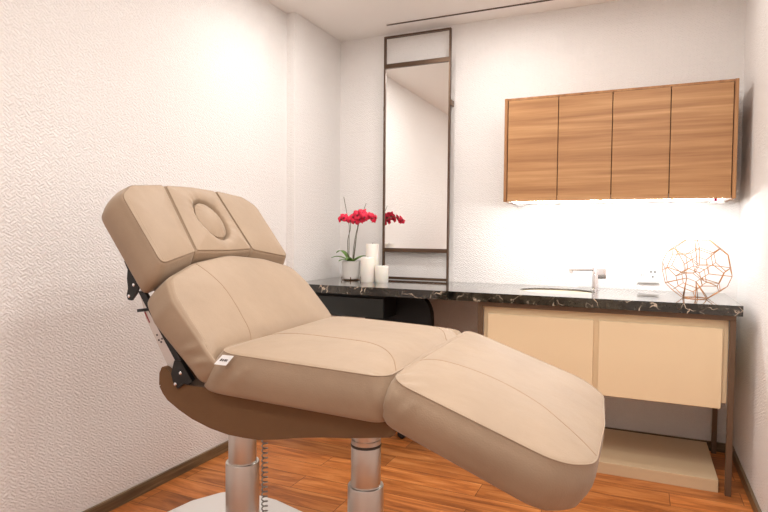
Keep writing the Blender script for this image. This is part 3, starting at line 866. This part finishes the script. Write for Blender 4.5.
# hinge ironwork on the near side of the backrest (and the same on the far side)
def flat(poly, b0_, b1_): return prism(BM(), poly, lambda u, v: (u, b0_, v), lambda u, v: (u, b1_, v))
UP = [(-.637, 1.062), (-.623, 1.036), (-.626, 1.009), (-.622, .979), (-.628, .958), (-.623, .945), (-.608, .943), (-.590, .963), (-.583, .983), (-.545, .96), (-.58, 1.02), (-.61, 1.06)]
UP = [(-.637, 1.062), (-.623, 1.036), (-.626, 1.009), (-.622, .979), (-.628, .958), (-.623, .945), (-.608, .943), (-.590, .963), (-.572, 1.0), (-.60, 1.05)]
LOW = [(-.447, .775), (-.425, .777), (-.381, .721), (-.398, .709), (-.412, .712), (-.435, .693), (-.452, .712), (-.459, .734)]
RAIL = [(-.588, .972), (-.562, .972), (-.424, .778), (-.381, .722), (-.402, .712), (-.447, .776)]
SIL = [(-.588, .975), (-.587, .955), (-.567, .89), (-.488, .762), (-.462, .722), (-.43, .74), (-.45, .78), (-.56, .965)]
_sh = lambda P: [(u-.028, v-.006) for u, v in P]
_s2 = lambda P: [(u-.012, v-.002) for u, v in P]
UP, LOW, RAIL, SIL = _sh(UP), _s2(LOW), _sh(RAIL), _sh(SIL)
for sg in (-1, 1):
    b = lambda v: (v-.031)*sg
    obj('side_plate', flat(SIL, b(.338), b(.342)), M_SILVER, couch, False, True, label='pale silver side plate')
    obj('back_rail', flat(RAIL, b(.340), b(.352)), M_BLACKM, couch, False, True)
    db = 0
    for nm, poly, bolts in (('upper', UP, _sh([(-.598, .991), (-.617, .956)])), ('lower', LOW, _s2([(-.423, .741), (-.442, .707)]))):
        db = 0 if nm == 'upper' else .0145
        h_ = obj('hinge_plate', flat(poly, b(.350+db), b(.357+db)), M_BLACKM, couch, False, True)
        for (u, v) in bolts:
            bm = BM(); bmesh.ops.create_uvsphere(bm, u_segments=12, v_segments=8, radius=.0055)
            for q in bm.verts: q.co = Vector((u+q.co.x, b(.358+db)+q.co.y*.6, v+q.co.z))
            obj('bolt', bm, M_CHROME, h_, True, True)
sp_ = flat(_sh([(-.596, .916), (-.595, .907), (-.555, .913), (-.556, .922)]), -.312, -.317)
obj('lever', sp_, M_BLACKM, couch, False, True)
obj('warning_mark', flat(_sh([(-.573, .909), (-.568, .911), (-.549, .879), (-.552, .876)]), -.3115, -.3122), M_RED, couch, False, True)
bm = BM()
for (u, v) in _sh([(-.522, .842), (-.515, .827), (-.506, .822), (-.503, .832)]):
    prism(bm, [(u-.005, v), (u, v-.003), (u+.004, v), (u, v+.004)], lambda p, q: (p, -.3115, q), lambda p, q: (p, -.3122, q))
obj('print_marks', bm, M_INK, couch, False, True)
# backrest and headrest boards behind the cushions
bm = BM(); box(bm, -.01, .255, -.295, .295, -.108, -.096, .003, 1)
for v in bm.verts: v.co = fb(*v.co)
obj('back_board', bm, M_BLACKM, couch, False, True)
bm = BM(); box(bm, .02, .26, -.29, .29, -.118, -.106, .003, 1)
for v in bm.verts: v.co = fh(*v.co)
obj('head_board', bm, M_BLACKM, couch, False, True)

# ------------------------------------------------------------------ unseen ceiling lamps, inferred downlights plus added fill; daylight-neutral LED strip above
def lamp(x, y, power, col=(1, .87, .75), size=.14, spread=180):
    l = bpy.data.lights.new('unseen_ceiling_lamp', 'AREA'); l.shape = 'DISK'; l.size = size; l.energy = power
    l.color = col; l.spread = math.radians(spread)
    o = bpy.data.objects.new('unseen_ceiling_lamp', l); COL.objects.link(o); o.location = (x, y, ZT-.012)
WARM = (1, .965, .93)
lamp(.60, -1.0, 9.5, WARM)
lamp(2.0, -.6, 1.6, WARM)
lamp(1.2, -.6, 5.5, WARM)
lamp(.8, -2.0, 3, WARM)
lamp(1.62, -1.85, 8, WARM, .14, 140)  # placed to brighten the leg rest
lamp(1.3, -2.7, 5, WARM)  # this and the next two: fill lamps added towards the camera
lamp(2.0, -2.3, 12, WARM, .3)
lamp(1.2, -3.9, 13, WARM, .3)
w = bpy.data.worlds.new('world'); scene.world = w; w.use_nodes = True
w.node_tree.nodes['Background'].inputs['Color'].default_value = (.02, .02, .02, 1)

# ------------------------------------------------------------------ camera
yaw, pitch, roll, foc = .4231, -.0363, .0090, 573.78
f0 = Vector((-math.sin(yaw), math.cos(yaw), 0)); r0 = Vector((math.cos(yaw), math.sin(yaw), 0)); u0 = Vector((0, 0, 1))
fw = f0*math.cos(pitch)+u0*math.sin(pitch); up = u0*math.cos(pitch)-f0*math.sin(pitch)
r = r0*math.cos(roll)+up*math.sin(roll); u = up*math.cos(roll)-r0*math.sin(roll)
cam = bpy.data.cameras.new('camera'); cam.sensor_width = 36; cam.lens = foc/768*36; cam.clip_start = .02
co = bpy.data.objects.new('camera', cam); COL.objects.link(co)
m = Matrix((r, u, -fw)).transposed().to_4x4(); m.translation = (1.918, -3.5077, 1.1417)
co.matrix_world = m
scene.camera = co
scene.view_settings.view_transform = 'Standard'; scene.view_settings.look = 'None'; scene.view_settings.gamma = 1
scene.view_settings.use_curve_mapping = False
scene.view_settings.exposure = 0.08
